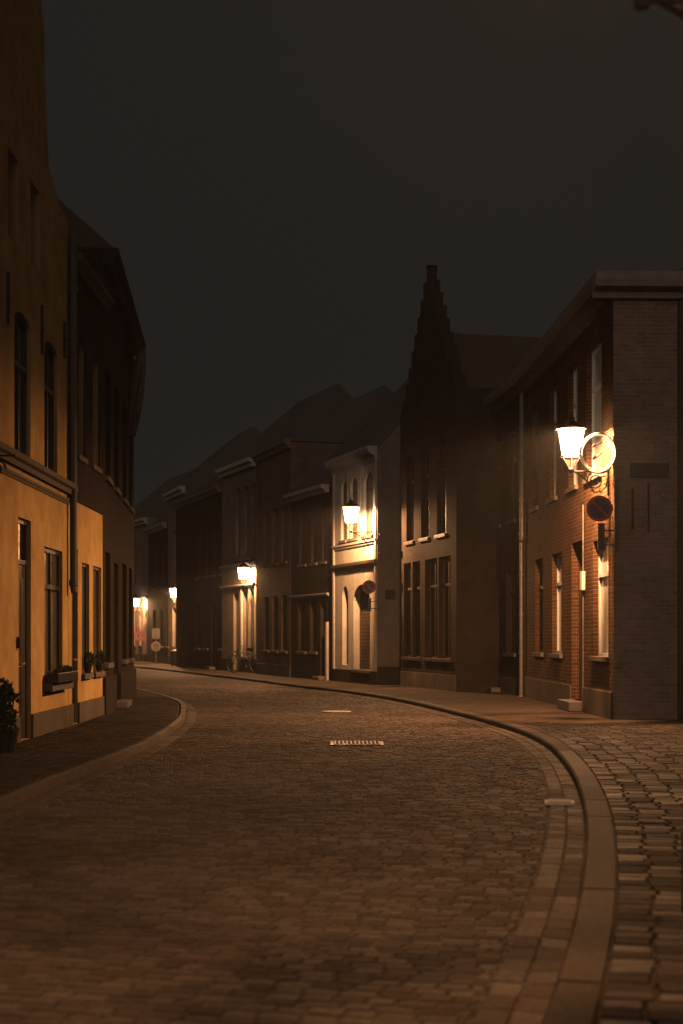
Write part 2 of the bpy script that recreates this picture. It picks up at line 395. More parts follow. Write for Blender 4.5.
# ------------------------------------------------------------------ buildings
class Bld:
    def __init__(s, name, label, cat, near, far, side, h, depth, mat, group=None):
        s.side = side; s.h = h; s.D = depth; s.mat = mat
        n, f = Vector(near), Vector(far)
        s.o, s.e = (f, n) if side == 'R' else (n, f)
        d = s.e - s.o; s.L = d.length; s.d = d / s.L
        s.rz = math.atan2(d.y, d.x)
        s.root = thing(name, label, cat, (s.o.x, s.o.y, 0), s.rz, group)
        s.ops = []; s.doors = []
        s.iv = Vector((-s.d.y, s.d.x))
    def u(s, px):                        # local x where the column px meets the facade
        k = (px - CX) / F
        return (k * s.o.y - s.o.x) / (s.d.x - k * s.d.y)
    def y_at(s, u): return s.o.y + s.d.y * u
    def z(s, py, u): return zz(py, s.y_at(u))
    def uu(s, pa, pb): a, b = s.u(pa), s.u(pb); return (a, b) if a < b else (b, a)
    def op(s, u0, u1, z0, z1, kind='window', arch=0, **k): s.ops.append(dict(u0=u0, u1=u1, z0=z0, z1=z1, kind=kind, arch=arch, **k))
    def wall(s, z_top=None, bands=None, gable=None, rec=.12, side_gable=False):
        H = s.h; L = s.L; D = s.D; mb = MB()
        us = sorted({0, L} | {o['u0'] for o in s.ops} | {o['u1'] for o in s.ops}); zs = sorted({-.1, H} | {o['z0'] for o in s.ops} | {o['z1'] for o in s.ops})
        def hole(a, b, c, d):
            m, q = (a + b) / 2, (c + d) / 2
            return any(o['u0'] < m < o['u1'] and o['z0'] < q < o['z1'] for o in s.ops)
        for a, b in zip(us, us[1:]):
            for c, d in zip(zs, zs[1:]):
                if not hole(a, b, c, d): mb.quad((a, 0, c), (b, 0, c), (b, 0, d), (a, 0, d))
        for o in s.ops:
            u0, u1, z0, z1, r, ar = o['u0'], o['u1'], o['z0'], o['z1'], o.get('rec', rec) + .06, o['arch']
            zt = z1 - ar
            mb.quad((u0, 0, z0), (u0, 0, zt), (u0, r, zt), (u0, r, z0)); mb.quad((u1, 0, zt), (u1, 0, z0), (u1, r, z0), (u1, r, zt))
            mb.quad((u0, 0, z0), (u0, r, z0), (u1, r, z0), (u1, 0, z0))
            if not ar: mb.quad((u0, 0, z1), (u1, 0, z1), (u1, r, z1), (u0, r, z1))
            else:
                K = 10; pts = [((u0 + u1) / 2 - (u1 - u0) / 2 * math.cos(math.pi * k / K), zt + ar * math.sin(math.pi * k / K)) for k in range(K + 1)]
                for (pa, qa), (pb, qb) in zip(pts, pts[1:]):
                    mb.quad((pa, 0, qa), (pb, 0, qb), (pb, r, qb), (pa, r, qa)); mb.quad((pa, 0, qa), (pa, 0, z1), (pb, 0, z1), (pb, 0, qb)) if qa != z1 or qb != z1 else None
                o['pts'] = pts
        # sides and back
        for u_, s_ in ((0, 0), (L, 1)):
            if side_gable:
                mb.quad((u_, 0, -.1), (u_, D, -.1), (u_, D, H), (u_, D / 2, H + side_gable), (u_, 0, H))
            else: mb.quad((u_, 0, -.1), (u_, D, -.1), (u_, D, H), (u_, 0, H))
        mb.quad((0, D, -.1), (L, D, -.1), (L, D, H), (0, D, H))
        if gable:   # profile (u fraction, z) standing on the wall head
            pr = [(a * L, z) for a, z in gable]; n = len(pr)
            mb.quad(*[(a, 0, z) for a, z in pr]); mb.quad(*[(a, .3, z) for a, z in pr[::-1]])
            for k in range(n - 1): mb.quad((pr[k][0], 0, pr[k][1]), (pr[k][0], .3, pr[k][1]), (pr[k + 1][0], .3, pr[k + 1][1]), (pr[k + 1][0], 0, pr[k + 1][1]))
        s.wallo = mb.build('wall', s.mat, s.root)
        for o in s.ops: getattr(s, o['kind'])(o)
        return s.wallo
    def window(s, o):
        u0, u1, z0, z1, r, ar = o['u0'], o['u1'], o['z0'], o['z1'], o.get('rec', .12), o['arch']
        fr = o.get('frame', white_paint); pm = o.get('pane', glass); fw = o.get('fw', .055)
        e = .002; mb = MB(); y0, y1 = r, r + .05
        zt = z1 - ar
        mb.box(u0 + e, u0 + fw, y0, y1, z0 + e, zt); mb.box(u1 - fw, u1 - e, y0, y1, z0 + e, zt)
        mb.box(u0 + fw, u1 - fw, y0, y1, z0 + e, z0 + fw)
        if not ar: mb.box(u0 + fw, u1 - fw, y0, y1, z1 - fw, z1 - e)
        else:
            p = o['pts']; c = (u0 + u1) / 2
            for (a, b), (a2, b2) in zip(p, p[1:]):
                def ins(a, b): return (c + (a - c) * .93, zt + (b - zt) * .9)
                i1, i2 = ins(a, b), ins(a2, b2)
                mb.quad((a, y0, b), (a2, y0, b2), (i2[0], y0, i2[1]), (i1[0], y0, i1[1]))
                mb.quad((i1[0], y0, i1[1]), (i2[0], y0, i2[1]), (i2[0], y1, i2[1]), (i1[0], y1, i1[1]))
        zb = o.get('transom'); nm = o.get('mull', 1)
        top = zt if ar else z1 - fw
        if zb: mb.box(u0 + fw, u1 - fw, y0 - .012, y1, zb - .035, zb + .035)
        for k in range(nm):
            c = u0 + (u1 - u0) * (k + 1) / (nm + 1)
            hi = (zb - .036) if (zb and o.get('toponly')) else top
            if zb: mb.box(c - .028, c + .028, y0 + .003, y1, z0 + fw, zb - .036); mb.box(c - .028, c + .028, y0 + .003, y1, zb + .036, top)
            else: mb.box(c - .028, c + .028, y0 + .003, y1, z0 + fw, top)
        for zbars in o.get('bars', []): mb.box(u0 + fw, u1 - fw, y0 + .008, y1, zbars - .014, zbars + .014)
        w = mb.build('window', fr, s.root)
        p = MB()
        yp = y1 - .012
        if ar: p.quad(*([(u0, yp, z0), (u1, yp, z0)] + [(a, yp, b) for a, b in o['pts'][::-1]]))
        else: p.quad((u0, yp, z0), (u1, yp, z0), (u1, yp, z1), (u0, yp, z1))
        p.build('pane', pm, w)
        if o.get('sill', True):
            q = MB(); q.box(u0 - .07, u1 + .07, -.07, r - .002, z0 - .09, z0 + .004); q.build('sill', o.get('sillm', stone), w, bevel=.01)
        return w
    def door(s, o):
        u0, u1, z0, z1, r = o['u0'], o['u1'], o['z0'], o['z1'], o.get('rec', .13)
        dm = o.get('mat', door_paint); fr = o.get('frame', dark_paint); tz = o.get('transom', z1 - .6)
        mb = MB(); e = .002
        mb.box(u0 + e, u0 + .06, r, r + .05, z0, z1 - e); mb.box(u1 - .06, u1 - e, r, r + .05, z0, z1 - e)
        mb.box(u0 + .06, u1 - .06, r, r + .05, z1 - .06, z1 - e); mb.box(u0 + .06, u1 - .06, r - .01, r + .05, tz, tz + .06)
        d = mb.build('door_frame', fr, s.root)
        mb = MB(); mb.box(u0 + .062, u1 - .062, r + .015, r + .052, z0 + .01, tz - .002)
        wd = u1 - u0; hh = tz - z0
        for a, b in ((.1, .42), (.48, .92)):
            for c0, c1 in ((u0 + .14, (u0 + u1) / 2 - .03), ((u0 + u1) / 2 + .03, u1 - .14)):
                mb.box(c0, c1, r + .004, r + .016, z0 + hh * a, z0 + hh * b)
        dd = mb.build('door', dm, s.root, bevel=.006)
        h = MB(); h.lathe([(.012, 0), (.03, .02), (.03, .05), (.012, .06)], 10, (u0 + .15 if s.side == 'L' else u1 - .15, r - .05, z0 + 1.05), Matrix.Rotation(math.radians(90), 4, 'X')); h.build('handle', chrome, dd)
        p = MB(); p.quad((u0 + .06, r + .03, tz + .06), (u1 - .06, r + .03, tz + .06), (u1 - .06, r + .03, z1 - .06), (u0 + .06, r + .03, z1 - .06)); p.build('fanlight', o.get('pane', glass), d)
        if o.get('step', True):
            q = MB(); q.box(u0 - .05, u1 + .05, -.28, r, .08, z0); q.build('doorstep', stone, s.root, bevel=.012)
    def plinth(s, z1, mat, t=.035):
        xs = sorted((o['u0'] - .0, o['u1']) for o in s.ops if o['z0'] < z1)
        a = 0; mb = MB()
        for c, d in xs + [(s.L, s.L)]:
            if c - a > .02: mb.box(a, c, -t, -.001, -.1, z1)
            a = max(a, d)
        mb.build('plinth', mat, s.root, bevel=.008)
    def band(s, z0, z1, t, mat, name='string_course', wrap=False, u0=0, u1=None):
        mb = MB(); u1 = s.L if u1 is None else u1
        h = (z1 - z0)
        prof = [(-.001, z0), (-t * .5, z0), (-t * .6, z0 + h * .4), (-t, z0 + h * .55), (-t, z1), (-.001, z1)]
        mb.prism(prof, u0, u1, 'x')
        return mb.build(name, mat, s.root)
    def roof(s, kind='ridge', pitch=1.0, over=.25, mat=slate, chimney=None):
        H, L, D = s.h + .004, s.L, s.D; mb = MB(); r = D / 2 * pitch; o = over
        if kind == 'ridge':
            mb.prism([(-o, H), (D / 2, H + r), (D + o, H), (D + o, H - .06), (-o, H - .06)], .012, L - .012, 'x')
        elif kind == 'hip':
            a, b = L * .35, L * .65; r = min(r, 2.2)
            c = [(-o * 0 - .02, -o, H), (L + .3, -o, H), (L + .3, D + o, H), (-.02, D + o, H)]
            e = [(a, D / 2, H + r), (b, D / 2, H + r)]
            mb.quad(c[0], c[1], e[1], e[0]); mb.quad(c[1], c[2], e[1]); mb.quad(c[2], c[3], e[0], e[1]); mb.quad(c[3], c[0], e[0]); mb.quad(*c[::-1])
        elif kind == 'front':        # ridge runs back from the facade
            top = H + L / 2 * pitch
            mb.prism([(0, H), (L / 2, top), (L, H)], .31, D, 'y')
        rf = mb.build('roof', mat, s.root)
        if chimney:
            u_, y_, z1_ = chimney
            c = MB(); c.box(u_ - .35, u_ + .35, y_ - .3, y_ + .3, H - .3, z1_); c.box(u_ - .41, u_ + .41, y_ - .36, y_ + .36, z1_ - .15, z1_ - .02)
            c.lathe([(.11, 0), (.09, .3)], 10, (u_ - .15, y_, z1_)); c.lathe([(.11, 0), (.09, .3)], 10, (u_ + .17, y_, z1_)); c.build('chimney', dark_brick, rf)
        return rf
    def cornice(s, z, h, t, mat, name='cornice'):
        return s.band(z - h, z, t, mat, name)
    def pipe(s, u_, z0, z1, r=.05, mat=zinc, y=-.09, name='drainpipe', shoe=True):
        mb = MB(); mb.tube([(u_, y, z0), (u_, y, z1)], r, 10)
        for zc in [z0 + .02] + [z0 + (z1 - z0) * k / 4 for k in (1, 2, 3)]: mb.tube([(u_, y, zc), (u_, y, zc + .06)], r * 1.3, 10)
        if shoe: mb.tube([(u_, y, z0 + .02), (u_, y, z0 - .05), (u_ + .02, y - .03, z0 - .12)], r * 1.05, 10)
        return mb.build(name, mat, s.root, smooth=False)

# --- house 1: red brick corner house on the right
H1 = Bld('corner_house', 'red brick corner house carrying the nearest visible lamp and the no-parking sign', 'house', (4.67, 24.5), (4.38, 34.0), 'R', 7.55, 8.5, red_brick)
def win_px(B, a, b, z0, z1, **k): u0, u1 = B.uu(a, b); B.op(u0, u1, z0, z1, **k)
win_px(H1, 593, 608.3, 1.15, 3.25, transom=2.62, rec=.10, pane=curtain, mull=0)
u0, u1 = H1.uu(571.5, 583); H1.op(u0, u1, .27, 3.35, kind='door', rec=.15, transom=2.65)
win_px(H1, 552, 562, 1.15, 3.25, transom=2.62, rec=.10, pane=curtain, mull=0)
win_px(H1, 535, 543, 1.15, 3.25, transom=2.62, rec=.10, pane=dim_curtain, frame=brown_paint, mull=0)
win_px(H1, 586.5, 601.5, 4.45, 6.85, transom=6.1, rec=.10, pane=curtain, mull=0)
win_px(H1, 568.5, 577.5, 4.45, 6.85, transom=6.1, rec=.10, pane=curtain, mull=0)
win_px(H1, 549.5, 557, 4.45, 6.85, transom=6.1, rec=.10, pane=dim_curtain, mull=0)
win_px(H1, 532, 538.5, 4.45, 6.85, transom=6.1, rec=.10, pane=dim_curtain, frame=brown_paint, mull=0)
H1.wall(); H1.plinth(.55, plinthm)
# eaves box and its return along the side
mb = MB(); L = H1.L
mb.prism([(-.001, 7.30), (-.10, 7.32), (-.12, 7.42), (-.30, 7.48), (-.34, 7.58), (-.36, 7.72), (-.001, 7.72)], .0, L + .001, 'x')
mb.prism([(L + .002, 7.30), (L + .10, 7.32), (L + .12, 7.42), (L + .30, 7.48), (L + .34, 7.58), (L + .36, 7.72), (L + .002, 7.72)], -.36, 8.5, 'y')
mb.build('cornice', cornice_paint, H1.root)
H1.h = 7.72; H1.roof('hip', .2, .30)
H1.pipe(.12, 3.9, 7.3, .055); H1.pipe(.02, .15, 3.9, .045, mat=zinc, name='drainpipe')
# thin conduit with a small white box between door and window
uc = H1.u(584.6); mb = MB(); mb.tube([(uc, -.03, .12), (uc, -.03, 4.0)], .013, 6); cd = mb.build('conduit', zinc, H1.root)
mb = MB(); mb.box(uc - .10, uc + .10, -.075, -.005, 2.38, 2.74); mb.build('meter_box', white_paint, H1.root, bevel=.01)
mb = MB(); mb.tube([(L + .07, 1.17, .1), (L + .07, 1.17, 7.28)], .06, 10); mb.build('drainpipe', dark_paint, H1.root)  # dark upright pipe added to stand in for a dark building edge
# wall features on the side facing the camera: blind slots, iron anchors, cable
mb = MB(); mb.box(L + .0205, L + .04, .32, .36, 3.35, 4.05); mb.box(L + .0205, L + .04, .60, .63, 3.3, 4.15); mb.build('wall_anchor', iron, H1.root)
mb = MB(); mb.tube([(L + .03, .86, 4.35), (L + .035, .86, 3.95), (L + .03, .9, 3.5)], .012, 6); mb.tube([(L + .03, .87, 3.98), (L + .06, .87, 3.9)], .03, 8); mb.build('cable', zinc, H1.root)
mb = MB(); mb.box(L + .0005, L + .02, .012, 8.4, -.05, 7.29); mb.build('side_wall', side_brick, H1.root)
mb = MB(); mb.box(L + .0205, L + .05, 1.13, 2.05, .0, 2.2); mb.build('side_door', dark_paint, H1.root)
# street name plate on the side wall
t = thing('street_plate', 'dark illegible street plate high on the side wall of the brick corner house', 'sign', (4.67 + .30, 24.5 - .03, zz(470, 24.5)))
mb = MB(); mb.box(0, .66, -.015, .028, -.12, .12); mb.build('plate', dark_paint, t, bevel=.006)
mb = MB()
for a, b, c, d in ((.02, .64, .10, .106), (.02, .64, -.106, -.10)): mb.box(a, b, -.019, -.0152, c, d)
mb.build('border', brown_paint, t)

# --- house 2: dark house
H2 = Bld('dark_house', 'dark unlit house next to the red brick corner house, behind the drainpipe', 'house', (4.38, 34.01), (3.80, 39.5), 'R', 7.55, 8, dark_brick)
for a, b in ((508, 516), (494, 501), (482, 488)):
    win_px(H2, a, b, 4.4, 6.6, transom=5.9, frame=brown_paint); 
win_px(H2, 506, 516, 1.1, 3.2, transom=2.6, frame=brown_paint)
u0, u1 = H2.uu(494, 501.5); H2.op(u0, u1, .2, 3.0, kind='door')
win_px(H2, 481, 489, 1.1, 3.2, transom=2.6, frame=brown_paint)
H2.wall(); H2.plinth(.5, plinthm)
mb = MB(); mb.prism([(-.001, 7.35), (-.10, 7.37), (-.12, 7.45), (-.30, 7.5), (-.34, 7.58), (-.36, 7.70), (-.001, 7.70)], .0, H2.L - .001, 'x'); mb.build('cornice', cornice_paint, H2.root)
H2.h = 7.7; H2.roof('ridge', .7, .3)

# --- house 3: bell gable
H3 = Bld('gabled_house', 'brown brick house with a tall crow-stepped gable, left of the dark house', 'house', (2.98, 36.9), (1.74, 42.0), 'R', 8.0, 8, house3_brick)
for a, b in ((406.5, 414), (421, 429), (437, 446)):
    win_px(H3, a, b, 4.05 + .2, 6.75, sillm=brown_paint, transom=6.0, frame=brown_paint, pane=glass)
for a, b in ((403.8, 411), (412.5, 420)):
    win_px(H3, a, b, .92, 3.65, sillm=brown_paint, transom=2.9, frame=brown_paint, fw=.05)
for a, b in ((425, 437), (438.5, 450.5)):
    win_px(H3, a, b, .92, 3.65, sillm=brown_paint, transom=2.9, frame=brown_paint, fw=.05)
STEPS = [(0, 8.0), (1, 8.0)]
wdt, zc_ = .95, 8.0
for k in range(9):
    zc_ += .42; STEPS.append((wdt, zc_)); wdt -= .056; STEPS.append((wdt, zc_))
STEPS[-1] = (.5 + .03, zc_)
STEPS += [(1 - a, b) for a, b in STEPS[:1:-1]]
H3.wall(gable=STEPS)
H3.plinth(.5, plinthm); H3.roof('front', .75, 0, tile)

# --- house 4: pale house with the lamp
H4 = Bld('pale_house', 'pale plastered house with arched openings, lit by the wall lamp in mid street', 'house', (1.05, 42.0), (-.26, 45.9), 'R', 7.0, 6.5, cream)
mb_ = H4
for a, b in ((341, 346.5), (350, 357.5), (363.5, 373)):
    win_px(H4, a, b, 4.55, 6.45, arch=.28, transom=5.95, rec=.09, pane=dim_curtain, mull=0, frame=brown_paint)
u0, u1 = H4.uu(342.3, 348.2); H4.op(u0, u1, .62, 3.1, kind='window', arch=.4, rec=.14, pane=dim_curtain, mull=0, sill=False, frame=brown_paint)
u0, u1 = H4.uu(353.5, 370); H4.op(u0, u1, .50, 3.1, kind='window', arch=.5, rec=.20, pane=blind, mull=0, frame=brown_paint)
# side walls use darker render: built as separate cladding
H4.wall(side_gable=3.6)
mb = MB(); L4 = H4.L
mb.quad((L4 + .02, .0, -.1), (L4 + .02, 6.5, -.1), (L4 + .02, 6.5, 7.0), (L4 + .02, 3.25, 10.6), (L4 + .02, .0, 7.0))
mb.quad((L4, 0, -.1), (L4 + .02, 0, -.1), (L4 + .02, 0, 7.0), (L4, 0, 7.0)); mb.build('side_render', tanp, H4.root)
H4.plinth(.48, darkp)
mb = MB(); mb.box(L4 + .021, L4 + .05, 0, 3, -.1, .62); mb.build('side_plinth', darkp, H4.root)
mb = MB(); mb.box(L4 + .021, L4 + .06, .25, .55, 2.62, 2.9); mb.build('wall_box', darkp, H4.root, bevel=.01)
H4.band(3.62, 3.80, .10, brown_paint); H4.band(4.28, 4.42, .07, pale_stone)
mb = MB(); mb.prism([(-.001, 6.72), (-.06, 6.74), (-.08, 6.86), (-.26, 6.94), (-.32, 7.06), (-.32, 7.14), (-.001, 7.14)], 0, L4 + .02, 'x'); mb.build('cornice', pale_stone, H4.root)
mb = MB()
for a in (.02, L4 - .16): mb.box(a, a + .14, -.05, -.001, .48, 6.72)
for a in [H4.u(p) for p in (348.2, 360.5)]: mb.box(a - .05, a + .05, -.035, -.001, 4.42, 6.72)
mb.build('pilasters', pale_stone, H4.root)
for za in (4.5, 3.95):
    mb = MB(); mb.box(L4 + .02, L4 + .13, .04, .10, za, za + .06); mb.build('wall_hook', iron, H4.root)
H4.h = 7.14; H4.roof('ridge', 1.08, .3, slate, chimney=(1.0, .8, 7.9))
# roof slab would run through the side gable: it sits on it

# --- house 5: low dark house, small lit cornice and pilaster
H5 = Bld('low_house', 'low dark house left of the pale lamp house, with a small lit cornice', 'house', (-.40, 46.6), (-1.78, 50.2), 'R', 6.3, 6, darkp)
for a, b in ((322, 326), (311, 317), (299, 306)): win_px(H5, a, b, 4.0, 5.7, frame=brown_paint)
win_px(H5, 310, 317, 1.0, 2.7, frame=brown_paint); win_px(H5, 298, 306, 1.0, 2.7, frame=brown_paint)
u0, u1 = H5.uu(320.5, 326); H5.op(u0, u1, .2, 2.7, kind='door', mat=brown_paint)
H5.wall(); H5.cornice(6.5, .25, .3, pale_stone); H5.band(2.85, 2.95, .1, pale_stone)
mb = MB(); q = H5.L; mb.box(q - .16, q - .02, -.09, -.001, -.05, 2.0); mb.build('pilaster', cream, H5.root)
H5.h = 6.5; H5.roof('ridge', .8, .25)
# --- house 6
H6 = Bld('narrow_house', 'narrow dark house in the middle of the terrace, left of the low dark house', 'house', (-1.80, 50.25), (-3.25, 54.6), 'R', 8.4, 7, brown_brick)
for a, b in ((281.5, 287), (272.5, 278), (264, 269)):
    win_px(H6, a, b, 4.2, 6.2, frame=brown_paint); win_px(H6, a, b, 1.0, 3.0, frame=brown_paint)
H6.wall(); H6.plinth(.5, plinthm); H6.cornice(8.5, .3, .25, stone); H6.h = 8.5; H6.roof('ridge', .6, .2)
# --- house 7: lamp house far
H7 = Bld('shop_house', 'shop house with pale pilasters lit by the third lamp, bicycle at its foot', 'house', (-3.40, 56.2), (-5.1, 60.6), 'R', 8.6, 7, tanp)
for a, b in ((252, 256), (244.5, 248.5), (236, 240.5)):
    win_px(H7, a, b, 4.7, 7.6, arch=.2, frame=brown_paint, mull=0); 
win_px(H7, 251, 256.0, .7, 3.3, frame=brown_paint, mull=0, pane=dim_curtain); win_px(H7, 243.2, 247.3, .7, 3.3, frame=brown_paint, mull=0, pane=dim_curtain); win_px(H7, 233.5, 239, .15, 3.3, frame=brown_paint, mull=0, pane=dim_curtain, sill=False)
H7.wall(); H7.plinth(.6, darkp); H7.band(3.5, 3.65, .12, pale_stone); H7.band(4.35, 4.5, .12, pale_stone); H7.cornice(8.6, .35, .3, pale_stone)
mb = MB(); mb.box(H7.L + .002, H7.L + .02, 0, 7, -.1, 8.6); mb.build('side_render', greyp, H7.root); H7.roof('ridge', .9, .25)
for p_ in (258, 250, 242):
    mb = MB(); a = H7.u(p_); mb.box(max(a - .1, .02), min(a + .1, H7.L - .01), -.05, -.001, .6, 3.5); mb.build('pilaster', cream, H7.root)
t = thing('shop_sign', 'pale projecting shop board on the side of the lit shop house', 'sign', (-3.40, 56.1, 3.05))
mb = MB(); mb.box(.10, 1.0, -.12, -.04, 0, .55); mb.box(.12, .2, -.04, .09, .2, .28); mb.box(.85, .93, -.04, .09, .2, .28); mb.build('board', pale_stone, t, bevel=.01)
mb = MB(); mb.box(.16, .30, -.135, -.121, .14, .42); mb.box(.40, .52, -.135, -.121, .10, .34); mb.build('emblem', dark_paint, t)
# --- house 8, 9, 10, 11
H8 = Bld('brick_house', 'dark brick house between the two farther wall lamps', 'house', (-5.15, 60.9), (-8.05, 69.2), 'R', 8.0, 7, dark_brick)
for a, b in ((219, 223), (211.5, 215.5), (204, 208), (196, 200)):
    win_px(H8, a, b, 4.2, 6.2, frame=brown_paint)
    if a != 211.5: win_px(H8, a, b, 1.0, 3.0, frame=brown_paint)
u0, u1 = H8.uu(211.3, 215.3); H8.op(u0, u1, .2, 3.0, kind='door')
H8.wall(); H8.cornice(8.0, .3, .25, stone); H8.roof('ridge', .6, .2, tile)
H9 = Bld('tall_house', 'tall pale house end lit by the second farthest lamp', 'house', (-7.75, 70.6), (-9.15, 75.0), 'R', 9.0, 7, tanp)
for a, b in ((180, 183), (174, 177.5)):
    win_px(H9, a, b, 4.6, 7.0, arch=.2, frame=brown_paint, mull=0)
win_px(H9, 172.5, 176, 1.0, 3.0, frame=brown_paint, mull=0, sill=False)
H9.wall(); H9.plinth(.5, darkp); H9.band(3.7, 3.85, .12, pale_stone); H9.cornice(9.0, .35, .3, pale_stone); H9.roof('ridge', .9, .25)
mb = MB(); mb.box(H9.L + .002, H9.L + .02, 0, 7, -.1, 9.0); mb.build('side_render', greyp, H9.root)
H10 = Bld('brown_house', 'dark brown brick house left of the tall pale house end', 'house', (-9.25, 75.4), (-11.0, 81.0), 'R', 7.6, 7, dark_brick)
for a, b in ((166, 169), (160, 163), (153, 156)): win_px(H10, a, b, 4.2, 6.2, frame=brown_paint); win_px(H10, a, b, 1.0, 3.0, frame=brown_paint)
H10.wall(); H10.cornice(7.6, .3, .3, cornice_paint); H10.roof('ridge', .9, .2)
H11 = Bld('far_house', 'farthest pale house front at the bend, lit by the farthest lamp', 'house', (-11.22, 82.2), (-14.2, 89.0), 'R', 8.4, 7, tanp)
for a, b in ((139.5, 142), (133, 136)):
    win_px(H11, a, b, 4.6, 7.0, frame=brown_paint, mull=0); win_px(H11, a, b, 1.0, 3.2, frame=brown_paint, mull=0)
H11.wall(); H11.plinth(.5, darkp); H11.band(3.7, 3.85, .12, pale_stone); H11.cornice(8.4, .35, .3, pale_stone); H11.roof('ridge', .9, .2)
H12 = Bld('closing_house', 'dark house closing the view at the end of the street', 'house', (-16.5, 93.0), (-30, 99.0), 'R', 8.0, 8, dark_brick)
for k in range(5): H12.op(1.2 + 2.7 * k, 2.2 + 2.7 * k, 4.2, 6.2, frame=brown_paint); H12.op(1.2 + 2.7 * k, 2.2 + 2.7 * k, 1, 3, frame=brown_paint)
H12.wall(); H12.cornice(8.0, .3, .25, stone); H12.roof('ridge', .8, .2)

# --- left side: house A with neck gable
HA = Bld('ochre_gabled_house', 'ochre plastered house with a stone ledge over its door and tall window', 'house', (-4.35, 15.1), (-4.35, 22.62), 'L', 7.95, 9, yellow)
def wp(B, a, b, z0, z1, **k): u0, u1 = B.uu(a, b); B.op(u0, u1, z0, z1, **k)
wp(HA, 18.5, 31, .085, 3.12, kind='door', rec=.05, transom=2.5, step=False)
wp(HA, 44.5, 62.5, .92, 2.83, rec=.04, transom=2.25, pane=dim_curtain, frame=dark_paint, mull=1, fw=.07, sill=False)
wp(HA, 14.5, 30.5, 3.98, 5.9, arch=.14, rec=.05, frame=dark_paint, transom=5.2, sill=False)
wp(HA, 44.5, 57.5, 3.98, 5.9, arch=.14, rec=.05, frame=dark_paint, transom=5.2, sill=False)
HA.op(1.2, 2.3, .92, 2.83, rec=.14, frame=dark_paint, pane=dim_curtain); HA.op(1.2, 2.3, 3.98, 5.9, rec=.16, frame=dark_paint)
for c in (3.76, 5.1, 2.42): HA.op(c - .3, c + .3, 6.75, 7.95 - .05, rec=.16, frame=dark_paint, sill=False)
HA.wall(gable=[(0, 7.95), (1, 7.95), (1, 8.1), (.9, 8.2), (.80, 8.5), (.775, 9.2), (.76, 10.4), (.72, 10.8), (.62, 11.0), (.5, 11.6), (.38, 11.0), (.28, 10.8), (.24, 10.4), (.225, 9.2), (.20, 8.5), (.1, 8.2), (0, 8.1)])
HA.plinth(.42, plinthm)
HA.band(3.76, 3.93, .13, stone); HA.band(3.60, 3.68, .04, stone)
mb = MB()
for px, ya, yb in ((7, 272, 325), (41, 305, 355), (63.5, 322, 358)):
    uu_ = HA.u(px); mb.box(uu_ - .02, uu_ + .02, -.035, -.001, HA.z(yb, uu_), HA.z(ya, uu_)); mb.tube([(uu_, -.04, (HA.z(yb, uu_) + HA.z(ya, uu_)) / 2), (uu_, -.001, (HA.z(yb, uu_) + HA.z(ya, uu_)) / 2)], .035, 8)
mb.build('wall_anchors', iron, HA.root)
mb = MB(); u0, u1 = HA.uu(43.2, 65.0); mb.box(u0, u1, -.14, -.002, .70, .82); mb.build('window_ledge', stone, HA.root, bevel=.01)
mb = MB(); ub = HA.u(17.2); mb.box(ub - .04, ub + .04, -.05, -.001, 1.35, 1.5); mb.build('doorbell', iron, HA.root)
HA.roof('front', 1.0, 0, tile)
# window box
u0, u1 = HA.uu(43.6, 64.3); wx = -4.35 + .0
t = thing('window_box', 'black window box of low plants on the ledge of the ochre house', 'planter', (-4.21, (HA.y_at(u0) + HA.y_at(u1)) / 2, .822))
hl = (u1 - u0) / 2
mb = MB(); mb.box(-.09, .08, -hl, hl, 0, .15); mb.build('trough', iron, t, bevel=.01)
def leaves(mb, c, r, n, s=.04):
    for _ in range(n):
        d = Vector((random.gauss(0, 1), random.gauss(0, 1), random.gauss(0, 1))); d = d.normalized() * random.random() ** .4
        p = Vector(c) + Vector((d.x * r[0], d.y * r[1], d.z * r[2]))
        a = Vector((random.gauss(0, 1), random.gauss(0, 1), random.gauss(0, 1))).normalized(); b = a.orthogonal().normalized(); k = s * random.uniform(.6, 1.4)
        mb.quad(p - a * k, p - b * k * .45, p + a * k, p + b * k * .45)
mb = MB(); leaves(mb, (0, 0, .17), (.07, hl * .95, .07), 260, .03); mb.build('foliage', leaf, t)
t = thing('drainpipe', 'zinc drainpipe between the ochre house and its lower neighbour', 'drainpipe', (-4.26, 22.60, 2.2))
mb = MB(); mb.tube([(0, 0, 5.7), (0, 0, .1), (.02, 0, .0)], .055, 10)
for z_ in (.12, 1.6, 3.2, 4.8): mb.tube([(0, 0, z_), (0, 0, z_ + .08)], .072, 10)
mb.build('pipe', tanp, t)
mb = MB(); mb.box(-.085, .01, -.02, .02, 1.5, 1.54); mb.box(-.085, .01, -.02, .02, 4.0, 4.04); mb.build('pipe_clip', iron, t)
# --- house B
HB = Bld('low_ochre_house', 'narrow ochre fronted house with dark upper storey, beyond the drainpipe', 'house', (-4.35, 22.64), (-4.35, 25.9), 'L', 7.6, 9, yellow)
wp(HB, 71.8, 77.8, .085, 2.95, kind='door', rec=.05, mat=brown_paint, transom=2.4, step=False)
wp(HB, 82, 89.3, .88, 2.75, rec=.04, frame=brown_paint, pane=dim_curtain, mull=0)
wp(HB, 93, 101.3, .88, 2.75, rec=.04, frame=brown_paint, pane=dim_curtain, mull=0)
wp(HB, 76.5, 83.5, 4.5, 6.4, rec=.12, frame=brown_paint, mull=0)
wp(HB, 91, 98, 4.5, 6.4, rec=.12, frame=brown_paint, mull=0)
HB.wall(); HB.plinth(.42, plinthm)
